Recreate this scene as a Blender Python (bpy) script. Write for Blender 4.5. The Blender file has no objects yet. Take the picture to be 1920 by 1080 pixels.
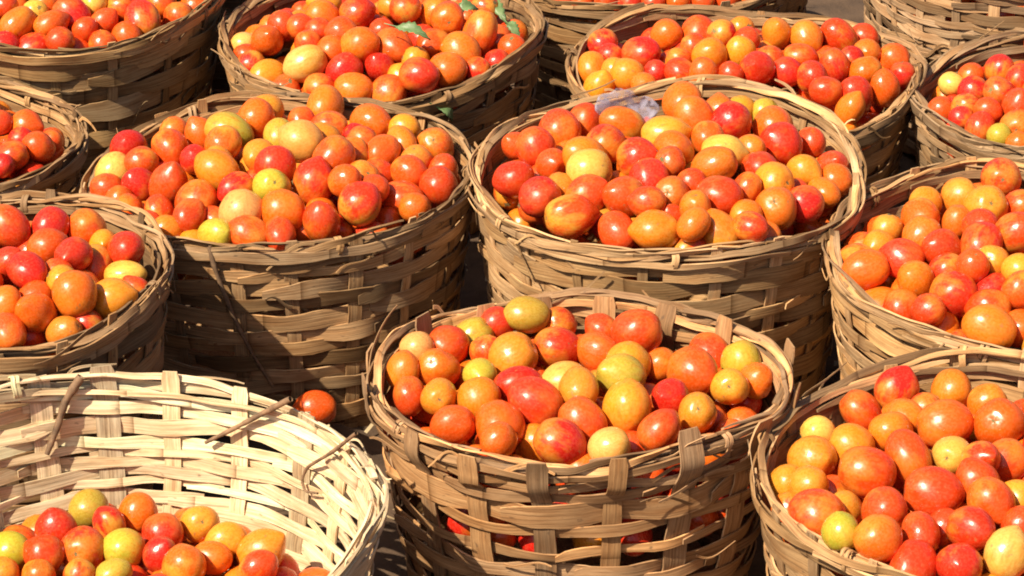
import bpy, math, random
import numpy as np
from mathutils import Vector, Matrix

random.seed(11)
rng = np.random.default_rng(11)
D2R = math.radians
sc = bpy.context.scene
COL = sc.collection

# ------------------------------------------------------------------ camera
PITCH = D2R(27.0)
FPX = 5200.0                      # focal length in pixels of a 1920 px wide frame
AIM_Z, AIM_D = 0.32, 3.72
CAM = np.array([0.0, -AIM_D * math.cos(PITCH), AIM_Z + AIM_D * math.sin(PITCH)])
FWD = np.array([0, math.cos(PITCH), -math.sin(PITCH)])
UP = np.array([0, math.sin(PITCH), math.cos(PITCH)])
RIGHT = np.array([1.0, 0, 0])
cd = bpy.data.cameras.new('camera')
cam = bpy.data.objects.new('camera', cd)
COL.objects.link(cam)
cam.location = CAM
cam.rotation_euler = (math.pi / 2 - PITCH, 0, 0)
cd.sensor_width = 36.0
cd.lens = 36.0 * FPX / 1920.0
cd.clip_start, cd.clip_end = 0.05, 300
sc.camera = cam

# ------------------------------------------------------------------ light
SUN_EL, SUN_AZ = D2R(50), D2R(48)      # azimuth: to the left of straight behind the camera
sun_dir = Vector((-math.sin(SUN_AZ) * math.cos(SUN_EL), -math.cos(SUN_AZ) * math.cos(SUN_EL), math.sin(SUN_EL)))
w = bpy.data.worlds.new('World'); sc.world = w; w.use_nodes = True
nt = w.node_tree; nt.nodes.clear()
sky = nt.nodes.new('ShaderNodeTexSky'); sky.sky_type = 'NISHITA'; sky.sun_disc = False
sky.sun_elevation = SUN_EL; sky.sun_rotation = math.atan2(sun_dir.x, sun_dir.y)
sky.dust_density = 4.0
bg = nt.nodes.new('ShaderNodeBackground'); bg.inputs['Strength'].default_value = 0.058
wo = nt.nodes.new('ShaderNodeOutputWorld')
nt.links.new(sky.outputs[0], bg.inputs[0]); nt.links.new(bg.outputs[0], wo.inputs[0])
sl = bpy.data.lights.new('sun', 'SUN'); sl.energy = 5.0; sl.angle = D2R(0.6); sl.color = (1.0, 0.87, 0.66)
sun = bpy.data.objects.new('sun', sl); COL.objects.link(sun)
sun.rotation_euler = sun_dir.to_track_quat('Z', 'Y').to_euler()
sc.view_settings.view_transform = 'Standard'; sc.view_settings.look = 'None'
sc.view_settings.gamma = 1.0; sc.view_settings.use_curve_mapping = False
sc.view_settings.exposure = 0.95
sc.cycles.filter_width = 1.9
sc.cycles.max_bounces = 5; sc.cycles.diffuse_bounces = 3; sc.cycles.glossy_bounces = 2; sc.cycles.transparent_max_bounces = 6
sc.cycles.caustics_reflective = False; sc.cycles.caustics_refractive = False

# ------------------------------------------------------------------ helpers
def unproj(px, py, z):
    d = RIGHT * ((px - 960) / FPX) + UP * (-(py - 540) / FPX) + FWD
    k = (z - CAM[2]) / d[2]
    return CAM + d * k

def proj(p):
    v = np.asarray(p) - CAM
    k = v @ FWD
    return 960 + FPX * (v @ RIGHT) / k, 540 - FPX * (v @ UP) / k, k

def tag(o, label=None, cat=None, group=None, kind=None):
    if label: o['label'] = label
    if cat: o['category'] = cat
    if group: o['group'] = group
    if kind: o['kind'] = kind
    return o

def link(name, me, parent=None, color=None):
    o = bpy.data.objects.new(name, me)
    COL.objects.link(o)
    if parent is not None: o.parent = parent
    if color is not None: o.color = (*color, 1.0)
    return o

def mesh(name, V, F, mats, uv=None, smooth=True, mi=None):
    me = bpy.data.meshes.new(name)
    V = np.asarray(V, dtype=np.float32)
    F = np.asarray(F, dtype=np.int32)
    n, m = len(V), F.shape[0]; k = F.shape[1]
    me.vertices.add(n); me.vertices.foreach_set('co', V.ravel())
    me.loops.add(m * k); me.loops.foreach_set('vertex_index', F.ravel())
    me.polygons.add(m)
    me.polygons.foreach_set('loop_start', np.arange(0, m * k, k, dtype=np.int32))
    me.polygons.foreach_set('loop_total', np.full(m, k, dtype=np.int32))
    if mi is not None: me.polygons.foreach_set('material_index', np.asarray(mi, dtype=np.int32))
    me.polygons.foreach_set('use_smooth', np.full(m, smooth, dtype=bool))
    if uv is not None:
        l = me.uv_layers.new(name='UVMap')
        l.data.foreach_set('uv', np.asarray(uv, dtype=np.float32)[F.ravel()].ravel())
    for x in (mats if isinstance(mats, (list, tuple)) else [mats]): me.materials.append(x)
    me.update(calc_edges=True)
    return me

def nrm(a):
    return a / (np.linalg.norm(a, axis=-1, keepdims=True) + 1e-12)

def ribbon(P, W, N, hw, t, uoff=0.0):
    """flat strip along P; W width direction, N face normal, hw half widths, t thickness"""
    P = np.asarray(P, float); n = len(P)
    W = nrm(np.asarray(W, float)); N = nrm(np.asarray(N, float))
    hw = np.broadcast_to(np.asarray(hw, float), (n,))[:, None]
    t = np.broadcast_to(np.asarray(t, float), (n,))[:, None]
    c = [P + W * hw + N * t / 2, P - W * hw + N * t / 2, P - W * hw - N * t / 2, P + W * hw - N * t / 2]
    L = np.concatenate([[0], np.cumsum(np.linalg.norm(np.diff(P, axis=0), axis=1))]) + uoff
    V, U, F = [], [], []
    base = 0
    sides = ((0, 1), (1, 2), (2, 3), (3, 0))
    i = np.arange(n - 1)
    for s, (a, b) in enumerate(sides):
        V += [c[a], c[b]]
        va = hw[:, 0] if a in (0, 3) else -hw[:, 0]
        vb = hw[:, 0] if b in (0, 3) else -hw[:, 0]
        U += [np.stack([L, va + 0.3 * s], 1), np.stack([L, vb + 0.3 * s], 1)]
        A, B = base + i, base + n + i
        F.append(np.stack([A, B, B + 1, A + 1], 1))
        base += 2 * n
    for e in (0, n - 1):
        V.append(np.stack([c[k][e] for k in range(4)]))
        U.append(np.tile([[L[e], 0.0]], (4, 1)))
        q = np.arange(base, base + 4)
        F.append((q if e == 0 else q[::-1])[None])
        base += 4
    return np.concatenate(V), np.concatenate(F), np.concatenate(U)

def tube(P, r, k=6, closed=False):
    P = np.asarray(P, float); n = len(P)
    if closed: T = nrm(np.roll(P, -1, 0) - np.roll(P, 1, 0))
    else: T = nrm(np.gradient(P, axis=0))
    ref = np.array([0.13, 0.21, 1.0]); ref /= np.linalg.norm(ref)
    A = np.cross(T, ref); bad = np.linalg.norm(A, axis=1) < 0.15
    A[bad] = np.cross(T[bad], [1.0, 0, 0]); A = nrm(A); B = np.cross(T, A)
    r = np.broadcast_to(np.asarray(r, float), (n,))
    ang = np.arange(k) * 2 * math.pi / k
    V = (P[:, None] + (A[:, None] * np.cos(ang)[None, :, None] + B[:, None] * np.sin(ang)[None, :, None]) * r[:, None, None]).reshape(-1, 3)
    L = np.concatenate([[0], np.cumsum(np.linalg.norm(np.diff(P, axis=0), axis=1))])
    U = np.stack([np.repeat(L, k), np.tile(ang * 0.004, n)], 1)
    F = []
    for i in range(n if closed else n - 1):
        a, b = i * k, ((i + 1) % n) * k
        for j in range(k):
            F.append((a + j, a + (j + 1) % k, b + (j + 1) % k, b + j))
    return V, np.array(F), U

def wob(x, seed, amp, f0):
    r = np.random.default_rng(seed)
    s = np.zeros_like(np.asarray(x, float))
    for j in range(4):
        s = s + math.pow(0.62, j) * np.sin(np.asarray(x) * f0 * (1.83 ** j) + r.uniform(0, 6.28))
    return s * amp / 1.8

# ------------------------------------------------------------------ materials
def new_mat(name):
    m = bpy.data.materials.new(name); m.use_nodes = True
    n = m.node_tree; n.nodes.clear()
    out = n.nodes.new('ShaderNodeOutputMaterial')
    b = n.nodes.new('ShaderNodeBsdfPrincipled')
    n.links.new(b.outputs[0], out.inputs[0])
    return m, n, b

def nd(n, typ, **kw):
    x = n.nodes.new(typ)
    for k, v in kw.items(): setattr(x, k, v)
    return x

def ramp(n, pts):
    r = n.nodes.new('ShaderNodeValToRGB'); e = r.color_ramp.elements
    while len(e) < len(pts): e.new(0.5)
    for a, (p, c) in zip(e, pts):
        a.position = p; a.color = (*c, 1) if len(c) == 3 else c
    return r

def mix(n, typ, fac, a, b):
    x = n.nodes.new('ShaderNodeMix'); x.data_type = 'RGBA'; x.blend_type = typ
    for sock, v in ((x.inputs[0], fac), (x.inputs[6], a), (x.inputs[7], b)):
        if hasattr(v, 'is_linked') or hasattr(v, 'links'): n.links.new(v, sock)
        elif isinstance(v, (int, float)): sock.default_value = v
        else: sock.default_value = (*v, 1)
    return x.outputs[2]

def bamboo_mat(name):
    m, n, b = new_mat(name)
    L = n.links
    uv = nd(n, 'ShaderNodeUVMap'); oi = nd(n, 'ShaderNodeObjectInfo')
    off = nd(n, 'ShaderNodeVectorMath', operation='SCALE'); off.inputs[0].default_value = (7.3, 3.1, 0)
    L.new(oi.outputs['Random'], off.inputs['Scale'])
    add = nd(n, 'ShaderNodeVectorMath', operation='ADD')
    L.new(uv.outputs[0], add.inputs[0]); L.new(off.outputs[0], add.inputs[1])
    mp = nd(n, 'ShaderNodeMapping'); mp.inputs['Scale'].default_value = (9, 420, 1)
    L.new(add.outputs[0], mp.inputs[0])
    fib = nd(n, 'ShaderNodeTexNoise'); fib.inputs['Scale'].default_value = 1.0; fib.inputs['Detail'].default_value = 3
    L.new(mp.outputs[0], fib.inputs[0])
    mp2 = nd(n, 'ShaderNodeMapping'); mp2.inputs['Scale'].default_value = (14, 60, 1)
    L.new(add.outputs[0], mp2.inputs[0])
    bl = nd(n, 'ShaderNodeTexNoise'); bl.inputs['Scale'].default_value = 1.0; bl.inputs['Detail'].default_value = 5
    bl.inputs['Roughness'].default_value = 0.65
    L.new(mp2.outputs[0], bl.inputs[0])
    r1 = ramp(n, [(0.28, (0.50, 0.46, 0.42)), (0.5, (0.88, 0.86, 0.84)), (0.72, (1.18, 1.17, 1.14))])
    L.new(fib.outputs[0], r1.inputs[0])
    c1 = mix(n, 'MULTIPLY', 1.0, oi.outputs['Color'], r1.outputs[0])
    # weathering: grey-brown stained patches
    r2 = ramp(n, [(0.36, (1, 1, 1)), (0.62, (0, 0, 0))])
    L.new(bl.outputs[0], r2.inputs[0])
    f2 = nd(n, 'ShaderNodeMath', operation='MULTIPLY'); f2.inputs[1].default_value = 0.8
    L.new(r2.outputs[0], f2.inputs[0])
    c2 = mix(n, 'MULTIPLY', f2.outputs[0], c1, (0.66, 0.53, 0.42))
    # nodes of the cane: darker rings across the strip
    su = nd(n, 'ShaderNodeSeparateXYZ'); L.new(add.outputs[0], su.inputs[0])
    md = nd(n, 'ShaderNodeMath', operation='MODULO'); md.inputs[1].default_value = 0.27; L.new(su.outputs[0], md.inputs[0])
    rn = ramp(n, [(0.0, (1, 1, 1)), (0.020, (0.35, 0.35, 0.35)), (0.05, (0, 0, 0))]); dv = nd(n, 'ShaderNodeMath', operation='MULTIPLY'); dv.inputs[1].default_value = 3.7
    L.new(md.outputs[0], dv.inputs[0]); L.new(dv.outputs[0], rn.inputs[0])
    c2 = mix(n, 'MULTIPLY', rn.outputs[0], c2, (0.42, 0.36, 0.30))
    # small dark specks of mould and splits
    mp3 = nd(n, 'ShaderNodeMapping'); mp3.inputs['Scale'].default_value = (60, 160, 1)
    L.new(add.outputs[0], mp3.inputs[0])
    sp = nd(n, 'ShaderNodeTexNoise'); sp.inputs['Scale'].default_value = 1.0; sp.inputs['Detail'].default_value = 2
    L.new(mp3.outputs[0], sp.inputs[0])
    r3 = ramp(n, [(0.66, (0, 0, 0)), (0.74, (1, 1, 1))])
    L.new(sp.outputs[0], r3.inputs[0])
    f3 = nd(n, 'ShaderNodeMath', operation='MULTIPLY'); f3.inputs[1].default_value = 0.6
    L.new(r3.outputs[0], f3.inputs[0])
    c3 = mix(n, 'MIX', f3.outputs[0], c2, (0.07, 0.045, 0.03))
    L.new(c3, b.inputs['Base Color'])
    b.inputs['Roughness'].default_value = 0.68
    b.inputs['Specular IOR Level'].default_value = 0.25
    bp = nd(n, 'ShaderNodeBump'); bp.inputs['Strength'].default_value = 0.5; bp.inputs['Distance'].default_value = 0.0012
    L.new(fib.outputs[0], bp.inputs['Height']); L.new(bp.outputs[0], b.inputs['Normal'])
    return m

def tomato_mat(name, merged):
    m, n, b = new_mat(name); L = n.links
    if merged:
        ca = nd(n, 'ShaderNodeAttribute', attribute_name='skin'); col = ca.outputs['Color']
        pa = nd(n, 'ShaderNodeAttribute', attribute_name='place'); pos = pa.outputs['Vector']
        ra = nd(n, 'ShaderNodeAttribute', attribute_name='pick'); rnd = ra.outputs['Fac']
    else:
        oi = nd(n, 'ShaderNodeObjectInfo'); col = oi.outputs['Color']; rnd = oi.outputs['Random']
        tc = nd(n, 'ShaderNodeTexCoord'); pos = tc.outputs['Object']
    off = nd(n, 'ShaderNodeVectorMath', operation='SCALE'); off.inputs[0].default_value = (31, 17, 23)
    L.new(rnd, off.inputs['Scale'])
    add = nd(n, 'ShaderNodeVectorMath', operation='ADD'); L.new(pos, add.inputs[0]); L.new(off.outputs[0], add.inputs[1])
    no = nd(n, 'ShaderNodeTexNoise'); no.inputs['Scale'].default_value = 1.1; no.inputs['Detail'].default_value = 3
    L.new(add.outputs[0], no.inputs[0])
    fine = nd(n, 'ShaderNodeTexNoise'); fine.inputs['Scale'].default_value = 9.0; fine.inputs['Detail'].default_value = 4
    L.new(add.outputs[0], fine.inputs[0])
    sx = nd(n, 'ShaderNodeSeparateXYZ'); L.new(pos, sx.inputs[0])
    # ripening runs from the stem shoulder (+z) to the tip, unevenly, in streaks and blotches
    mpS = nd(n, 'ShaderNodeMapping'); mpS.inputs['Scale'].default_value = (3.2, 3.2, 0.55); L.new(add.outputs[0], mpS.inputs[0])
    st = nd(n, 'ShaderNodeTexNoise'); st.inputs['Scale'].default_value = 1.6; st.inputs['Detail'].default_value = 3; L.new(mpS.outputs[0], st.inputs[0])
    g1 = nd(n, 'ShaderNodeMath', operation='MULTIPLY_ADD'); g1.inputs[1].default_value = 0.40; L.new(sx.outputs[2], g1.inputs[0])
    n1 = nd(n, 'ShaderNodeMath', operation='MULTIPLY_ADD'); n1.inputs[1].default_value = 1.9; n1.inputs[2].default_value = -0.95
    L.new(no.outputs[0], n1.inputs[0])
    n2 = nd(n, 'ShaderNodeMath', operation='MULTIPLY_ADD'); n2.inputs[1].default_value = 0.9; L.new(st.outputs[0], n2.inputs[0]); L.new(n1.outputs[0], n2.inputs[2])
    L.new(n2.outputs[0], g1.inputs[2])
    r = ramp(n, [(0.30, (0, 0, 0)), (0.82, (1, 1, 1))]); L.new(g1.outputs[0], r.inputs[0])
    fm = nd(n, 'ShaderNodeMath', operation='MULTIPLY'); L.new(r.outputs[0], fm.inputs[0])
    fr = nd(n, 'ShaderNodeMath', operation='MULTIPLY_ADD'); fr.inputs[1].default_value = 0.78; fr.inputs[2].default_value = 0.10
    L.new(rnd, fr.inputs[0]); L.new(fr.outputs[0], fm.inputs[1])
    hs = nd(n, 'ShaderNodeMath', operation='FRACT'); h0 = nd(n, 'ShaderNodeMath', operation='MULTIPLY'); h0.inputs[1].default_value = 7.77
    L.new(rnd, h0.inputs[0]); L.new(h0.outputs[0], hs.inputs[0])
    young = mix(n, 'MIX', hs.outputs[0], (0.66, 0.17, 0.010), (0.50, 0.30, 0.03))
    c1 = mix(n, 'MIX', fm.outputs[0], col, young)
    # riper flush on the other blotches
    r5 = ramp(n, [(0.50, (0, 0, 0)), (0.78, (1, 1, 1))]); L.new(st.outputs[0], r5.inputs[0])
    f5 = nd(n, 'ShaderNodeMath', operation='MULTIPLY'); f5.inputs[1].default_value = 0.55; L.new(r5.outputs[0], f5.inputs[0])
    c1 = mix(n, 'MULTIPLY', f5.outputs[0], c1, (0.98, 0.55, 0.6))
    r2 = ramp(n, [(0.3, (0.86, 0.80, 0.80)), (0.7, (1.03, 1.05, 1.05))]); L.new(fine.outputs[0], r2.inputs[0])
    c2 = mix(n, 'MULTIPLY', 0.9, c1, r2.outputs[0])
    # field dust lying in thin patches
    r6 = ramp(n, [(0.46, (0, 0, 0)), (0.72, (1, 1, 1))]); L.new(fine.outputs[0], r6.inputs[0])
    f6 = nd(n, 'ShaderNodeMath', operation='MULTIPLY'); f6.inputs[1].default_value = 0.06; L.new(r6.outputs[0], f6.inputs[0])
    c2 = mix(n, 'MIX', f6.outputs[0], c2, (0.55, 0.40, 0.26))
    # corky freckles and bruises
    vo = nd(n, 'ShaderNodeTexNoise'); vo.inputs['Scale'].default_value = 5.0; vo.inputs['Detail'].default_value = 1
    L.new(add.outputs[0], vo.inputs[0])
    r3 = ramp(n, [(0.69, (0, 0, 0)), (0.76, (1, 1, 1))]); L.new(vo.outputs[0], r3.inputs[0])
    f3 = nd(n, 'ShaderNodeMath', operation='MULTIPLY'); f3.inputs[1].default_value = 0.6; L.new(r3.outputs[0], f3.inputs[0])
    c3 = mix(n, 'MIX', f3.outputs[0], c2, (0.26, 0.12, 0.045))
    L.new(c3, b.inputs['Base Color'])
    rr = nd(n, 'ShaderNodeMapRange'); rr.inputs[1].default_value = 0.3; rr.inputs[2].default_value = 0.7; rr.inputs[3].default_value = 0.13; rr.inputs[4].default_value = 0.46
    ra2 = nd(n, 'ShaderNodeMath', operation='MULTIPLY_ADD'); ra2.inputs[1].default_value = 0.5; L.new(fine.outputs[0], ra2.inputs[0])
    ra3 = nd(n, 'ShaderNodeMath', operation='MULTIPLY'); ra3.inputs[1].default_value = 0.5; L.new(no.outputs[0], ra3.inputs[0]); L.new(ra3.outputs[0], ra2.inputs[2])
    L.new(ra2.outputs[0], rr.inputs[0]); L.new(rr.outputs[0], b.inputs['Roughness'])
    b.inputs['Specular IOR Level'].default_value = 0.45
    b.inputs['Subsurface Weight'].default_value = 0.0
    b.inputs['Subsurface Radius'].default_value = (1.0, 0.35, 0.12)
    b.inputs['Subsurface Scale'].default_value = 0.006
    bp = nd(n, 'ShaderNodeBump'); bp.inputs['Strength'].default_value = 0.30; bp.inputs['Distance'].default_value = 0.005
    L.new(no.outputs[0], bp.inputs['Height']); L.new(bp.outputs[0], b.inputs['Normal'])
    return m

def plain_mat(name, c0, c1, scale, rough=0.7, bump=0.4, dist=0.004, coord='Object'):
    m, n, b = new_mat(name); L = n.links
    tc = nd(n, 'ShaderNodeTexCoord')
    no = nd(n, 'ShaderNodeTexNoise'); no.inputs['Scale'].default_value = scale; no.inputs['Detail'].default_value = 6
    no.inputs['Roughness'].default_value = 0.65
    L.new(tc.outputs[coord], no.inputs[0])
    r = ramp(n, [(0.3, c0), (0.7, c1)]); L.new(no.outputs[0], r.inputs[0])
    L.new(r.outputs[0], b.inputs['Base Color']); b.inputs['Roughness'].default_value = rough
    bp = nd(n, 'ShaderNodeBump'); bp.inputs['Strength'].default_value = bump; bp.inputs['Distance'].default_value = dist
    L.new(no.outputs[0], bp.inputs['Height']); L.new(bp.outputs[0], b.inputs['Normal'])
    return m

BAMBOO = bamboo_mat('split_bamboo')
TOMATO = tomato_mat('tomato_skin', False)
TOMATO_M = tomato_mat('tomato_skin_heap', True)
SCAR = plain_mat('stem_scar', (0.07, 0.045, 0.018), (0.22, 0.16, 0.05), 3, 0.9)
SOIL = plain_mat('soil', (0.04, 0.022, 0.012), (0.10, 0.058, 0.032), 14, 0.95, 0.8, 0.01)
LEAF = plain_mat('leaf_green', (0.05, 0.10, 0.03), (0.15, 0.22, 0.09), 40, 0.5, 0.3, 0.001)
TWIG = plain_mat('twig_bark', (0.07, 0.04, 0.022), (0.24, 0.14, 0.075), 60, 0.8, 0.5, 0.001)
STRAW = plain_mat('straw', (0.22, 0.15, 0.08), (0.50, 0.40, 0.24), 9, 0.7)
m, n, b = new_mat('plastic_net')
b.inputs['Base Color'].default_value = (0.25, 0.225, 0.30, 1); b.inputs['Roughness'].default_value = 0.6
b.inputs['Transmission Weight'].default_value = 0.0
tr = nd(n, 'ShaderNodeBsdfTransparent'); mx = nd(n, 'ShaderNodeMixShader')
out = [x for x in n.nodes if x.type == 'OUTPUT_MATERIAL'][0]
tc = nd(n, 'ShaderNodeTexCoord'); no = nd(n, 'ShaderNodeTexNoise'); no.inputs['Scale'].default_value = 110
n.links.new(tc.outputs['Object'], no.inputs[0])
rp = ramp(n, [(0.32, (0.12,) * 3), (0.66, (0.80,) * 3)]); n.links.new(no.outputs[0], rp.inputs[0])
n.links.new(rp.outputs[0], mx.inputs[0]); n.links.new(tr.outputs[0], mx.inputs[1]); n.links.new(b.outputs[0], mx.inputs[2])
n.links.new(mx.outputs[0], out.inputs[0])
NET = m

# ------------------------------------------------------------------ ground
ax = np.concatenate([np.linspace(-60, -3, 14), np.linspace(-2.6, 2.6, 131), np.linspace(3, 60, 14)])
X, Y = np.meshgrid(ax, ax, indexing='ij')
Z = (0.006 * np.sin(X * 11.3 + 1.7 * np.sin(Y * 7.1)) + 0.005 * np.sin(Y * 17.7 + 2.1 * np.sin(X * 5.3))
     + rng.normal(0, 0.0022, X.shape)) * (np.abs(X) < 2.7) * (np.abs(Y) < 2.7)
Z = Z + 0.085 * np.exp(-((X + 0.262) ** 2 + (Y - 0.085) ** 2) / 0.055 ** 2)
k = len(ax); idx = np.arange(k * k).reshape(k, k)
F = np.stack([idx[:-1, :-1], idx[1:, :-1], idx[1:, 1:], idx[:-1, 1:]], -1).reshape(-1, 4)
g = link('ground', mesh('ground', np.stack([X, Y, Z], -1).reshape(-1, 3), F, SOIL))
tag(g, 'dark brown trodden earth between the baskets', 'ground', kind='structure')

# ------------------------------------------------------------------ baskets
class Basket:
    def __init__(s, key, px, py, rpx, H, label, **kw):
        s.key = key; s.H = H
        c = unproj(px, py, H)
        dist = (c - CAM) @ FWD
        s.R = rpx * dist / FPX
        s.c = np.array([c[0], c[1], 0.0]); s.label = label
        s.o = dict(n=18, phase=0.0, sw=0.017, rows=None, rh=0.021, gap=-0.0003, taper=0.80, amp=0.0036, tilt=0.0, tdir=0.0,
                   nz=0.009, oval=0.0, odir=0.0, tone=(0.40, 0.265, 0.135), level=-0.015, dome=0.05, lash=5, tips=0.013,
                   splint=9, loose=22, phrase='basket', tdev=0.25, gapj=0.6, outband=0.016, deep=2)
        s.o.update(kw)
        s.seed = sum(ord(ch) for ch in key) * 131
        r = np.random.default_rng(s.seed)
        s.ph = r.uniform(0, 6.28, 4); s.r = r
    def zr(s, th):
        o = s.o
        return (o['tilt'] * np.cos(th - o['tdir']) + o['nz'] * np.cos(2 * th + s.ph[0]) + 0.6 * o['nz'] * np.cos(3 * th + s.ph[1])
                + 0.4 * o['nz'] * np.cos(5 * th + s.ph[2]))
    def rad(s, th, sf):
        o = s.o
        rb = s.R * o['taper']
        r = rb + (s.R - rb) * np.clip(sf, 0, 1.4) ** 0.85
        return r * (1 + o['oval'] * np.cos(2 * (th - o['odir'])) + 0.010 * np.cos(3 * th + s.ph[3]) + 0.006 * np.cos(7 * th + s.ph[1]))
    def P(s, th, sf, off=0.0):
        th = np.asarray(th, float); sf = np.broadcast_to(np.asarray(sf, float), th.shape)
        r = s.rad(th, sf) + off
        z = sf * (s.H + s.zr(th) * np.clip(sf, 0, 1) ** 2)
        return np.stack([r * np.cos(th), r * np.sin(th), z], -1)
    def frame(s, th, sf):
        th = np.asarray(th, float)
        a = s.P(th, sf + 0.02); b_ = s.P(th, sf - 0.02)
        W = nrm(a - b_)
        t = s.P(th + 0.01, sf) - s.P(th - 0.01, sf)
        N = nrm(np.cross(nrm(t), W))
        return W, N
    def tone(s):
        o = s.o; k = 1 + s.r.normal(0, o['tdev']) * 0.8
        u_ = s.r.random()
        k *= 0.62 if u_ < 0.16 else (1.3 if u_ > 0.86 else 0.95)
        k = min(max(k, 0.42), 1.6); c = np.array(o['tone']) * k * np.array([0.98, 0.84, 0.70])
        gsh = s.r.uniform(0, 0.30); c = c * (1 - gsh) + c.mean() * np.array([1.05, 0.98, 0.86]) * gsh
        return tuple(np.clip(c, 0.02, 0.8))
    def build(s):
        o = s.o; r = s.r; n = o['n']
        root = bpy.data.objects.new('tomato_basket', None); COL.objects.link(root)
        root.location = s.c; root.empty_display_size = 0.1
        tag(root, s.label, 'basket', 'woven bamboo baskets set close together')
        s.root = root
        sk = np.arange(-3, n + 4)
        jit = r.normal(0, 0.05, n)
        sth = o['phase'] + (sk + jit[sk % n]) * 2 * math.pi / n
        amp = o['amp']
        def kap(th): return np.interp(th, sth, sk.astype(float))
        # rows: (depth of centre below the rim, height)
        rows = []
        if o['rows'] is None: spec = []
        else: spec = list(o['rows'])
        d = 0.014
        i = 0
        while d < s.H - 0.012:
            if i < len(spec): h, gp = spec[i]
            else:
                h = o['rh'] * r.uniform(0.6, 1.45); gp = o['gap'] * (1 + o['gapj'] * r.uniform(-1, 1.6)) + r.uniform(-0.002, 0.0022)
            rows.append((d + h / 2, h)); d += h + gp; i += 1
        s.nrows = len(rows)
        for q, (dd, h) in enumerate(rows):
            sf0 = 1 - dd / s.H
            npc = int(r.integers(3, 6))
            st = r.uniform(0, 2 * math.pi)
            cuts = np.sort((st + np.arange(npc) * 2 * math.pi / npc + r.uniform(-0.35, 0.35, npc)) % (2 * math.pi))
            for a in range(npc):
                t0 = cuts[a]; t1 = cuts[(a + 1) % npc] + (2 * math.pi if a == npc - 1 else 0)
                lap = r.uniform(0.10, 0.28)
                t0 -= lap * 0.5; t1 += lap * 0.5
                m_ = max(8, int((t1 - t0) / D2R(2.9)))
                th = np.linspace(t0, t1, m_)
                sd = int(r.integers(1e9))
                tw = th % (2 * math.pi)
                off = amp * np.cos(math.pi * (kap(np.where(tw < o['phase'], tw + 2 * math.pi, tw)) + q))
                off = off + wob(th, sd, 0.0012, 4.0)
                u = np.linspace(0, 1, m_)
                off = off + r.uniform(0.002, 0.006) * (np.exp(-u * 16) - 0.6 * np.exp(-(1 - u) * 16))     # lapped ends lie out and in
                sf = sf0 + (u - 0.5) * r.normal(0, 0.006) / s.H + wob(th, sd + 1, 0.0050, 2.6) / s.H + (np.exp(-u * 14) - np.exp(-(1 - u) * 14)) * r.normal(0, 0.003) / s.H
                hw = h / 2 * (1 + wob(th, sd + 2, 0.20, 7.0)) * (0.55 + 0.45 * np.clip(np.minimum(u, 1 - u) * 14, 0, 1))
                Wd, Nd = s.frame(th, sf)
                tl = wob(th, sd + 3, 0.20, 4.0)[:, None]
                V, F, U = ribbon(s.P(th, sf, off), Wd + Nd * tl, Nd - Wd * tl, hw, 0.0022, r.uniform(0, 5))
                link('weaver_strip', mesh('weaver_strip', V, F, BAMBOO, U), root, s.tone())
        # upright stakes
        for k in range(n):
            th0 = sth[k + 3]
            ext = r.uniform(0.2 if o.get('grip') else -0.3, 1.0) * o['tips']
            zz = np.linspace(0.0, 1.0 + max(ext, 0.002) / s.H, 34)
            off = np.zeros_like(zz)
            for q, (dd, h) in enumerate(rows):
                off = off - 0.30 * amp * math.cos(math.pi * (k + q)) * np.exp(-((zz - (1 - dd / s.H)) * s.H / 0.010) ** 2)
            if o.get('grip'):
                off = off + np.clip((zz - 0.84) / 0.06, 0, 1) * (0.0135 if math.sin(th0) < 0.25 else -0.0135)
            bend = r.normal(0, 0.25) * o['tips']
            off = off + np.clip(zz - 0.97, 0, 1) * s.H * bend * 18
            th = th0 + wob(zz, int(r.integers(1e9)), 0.012, 3.0)
            Pp = s.P(th, zz, off)
            Wd, Nd = s.frame(th, np.clip(zz, 0.03, 1.0))
            T = nrm(np.gradient(Pp, axis=0)); Wt = np.cross(Nd, T)
            hw = o['sw'] / 2 * r.uniform(0.75, 1.2) * (1 + wob(zz, int(r.integers(1e9)), 0.06, 9.0))
            hw = hw * np.where(zz > zz[-1] - 0.02, 0.8, 1.0)
            V, F, U = ribbon(Pp, Wt, np.cross(T, Wt) * -1, hw, 0.0024, r.uniform(0, 5))
            link('stake', mesh('stake', V, F, BAMBOO, U), root, s.tone())
        # rim: an outer and an inner band with loose splints bound between them
        thc = np.linspace(0, 2 * math.pi, 150)
        for sgn, hh, dz in ((1, o['outband'], 0.010), (-1, o['outband'] * 0.8, 0.009)):
            for half in range(3):
                t0 = r.uniform(-0.3, 0.3) + half * math.pi * 2 / 3
                th = np.linspace(t0 - 0.30, t0 + math.pi * 2 / 3 + 0.30, 80); sd = int(r.integers(1e9))
                u = np.linspace(0, 1, 80)
                off = sgn * (amp + 0.0042) + wob(th, sd, 0.0014, 5.0) + 0.003 * (np.exp(-u * 20) - np.exp(-(1 - u) * 20))
                sf = 1 - (dz + r.uniform(-0.004, 0.006)) / s.H + wob(th, sd + 1, 0.0045, 3.5) / s.H
                Wd, Nd = s.frame(th, sf)
                hw = hh / 2 * r.uniform(0.6, 1.15) * (1 + wob(th, sd + 2, 0.22, 6.0)) * (0.5 + 0.5 * np.clip(np.minimum(u, 1 - u) * 16, 0, 1))
                tl = wob(th, sd + 3, 0.30, 4.0)[:, None]
                V, F, U = ribbon(s.P(th, sf, off), Wd + Nd * tl, Nd - Wd * tl, hw, 0.0028, r.uniform(0, 5))
                link('rim_band', mesh('rim_band', V, F, BAMBOO, U), root, s.tone())
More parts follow.
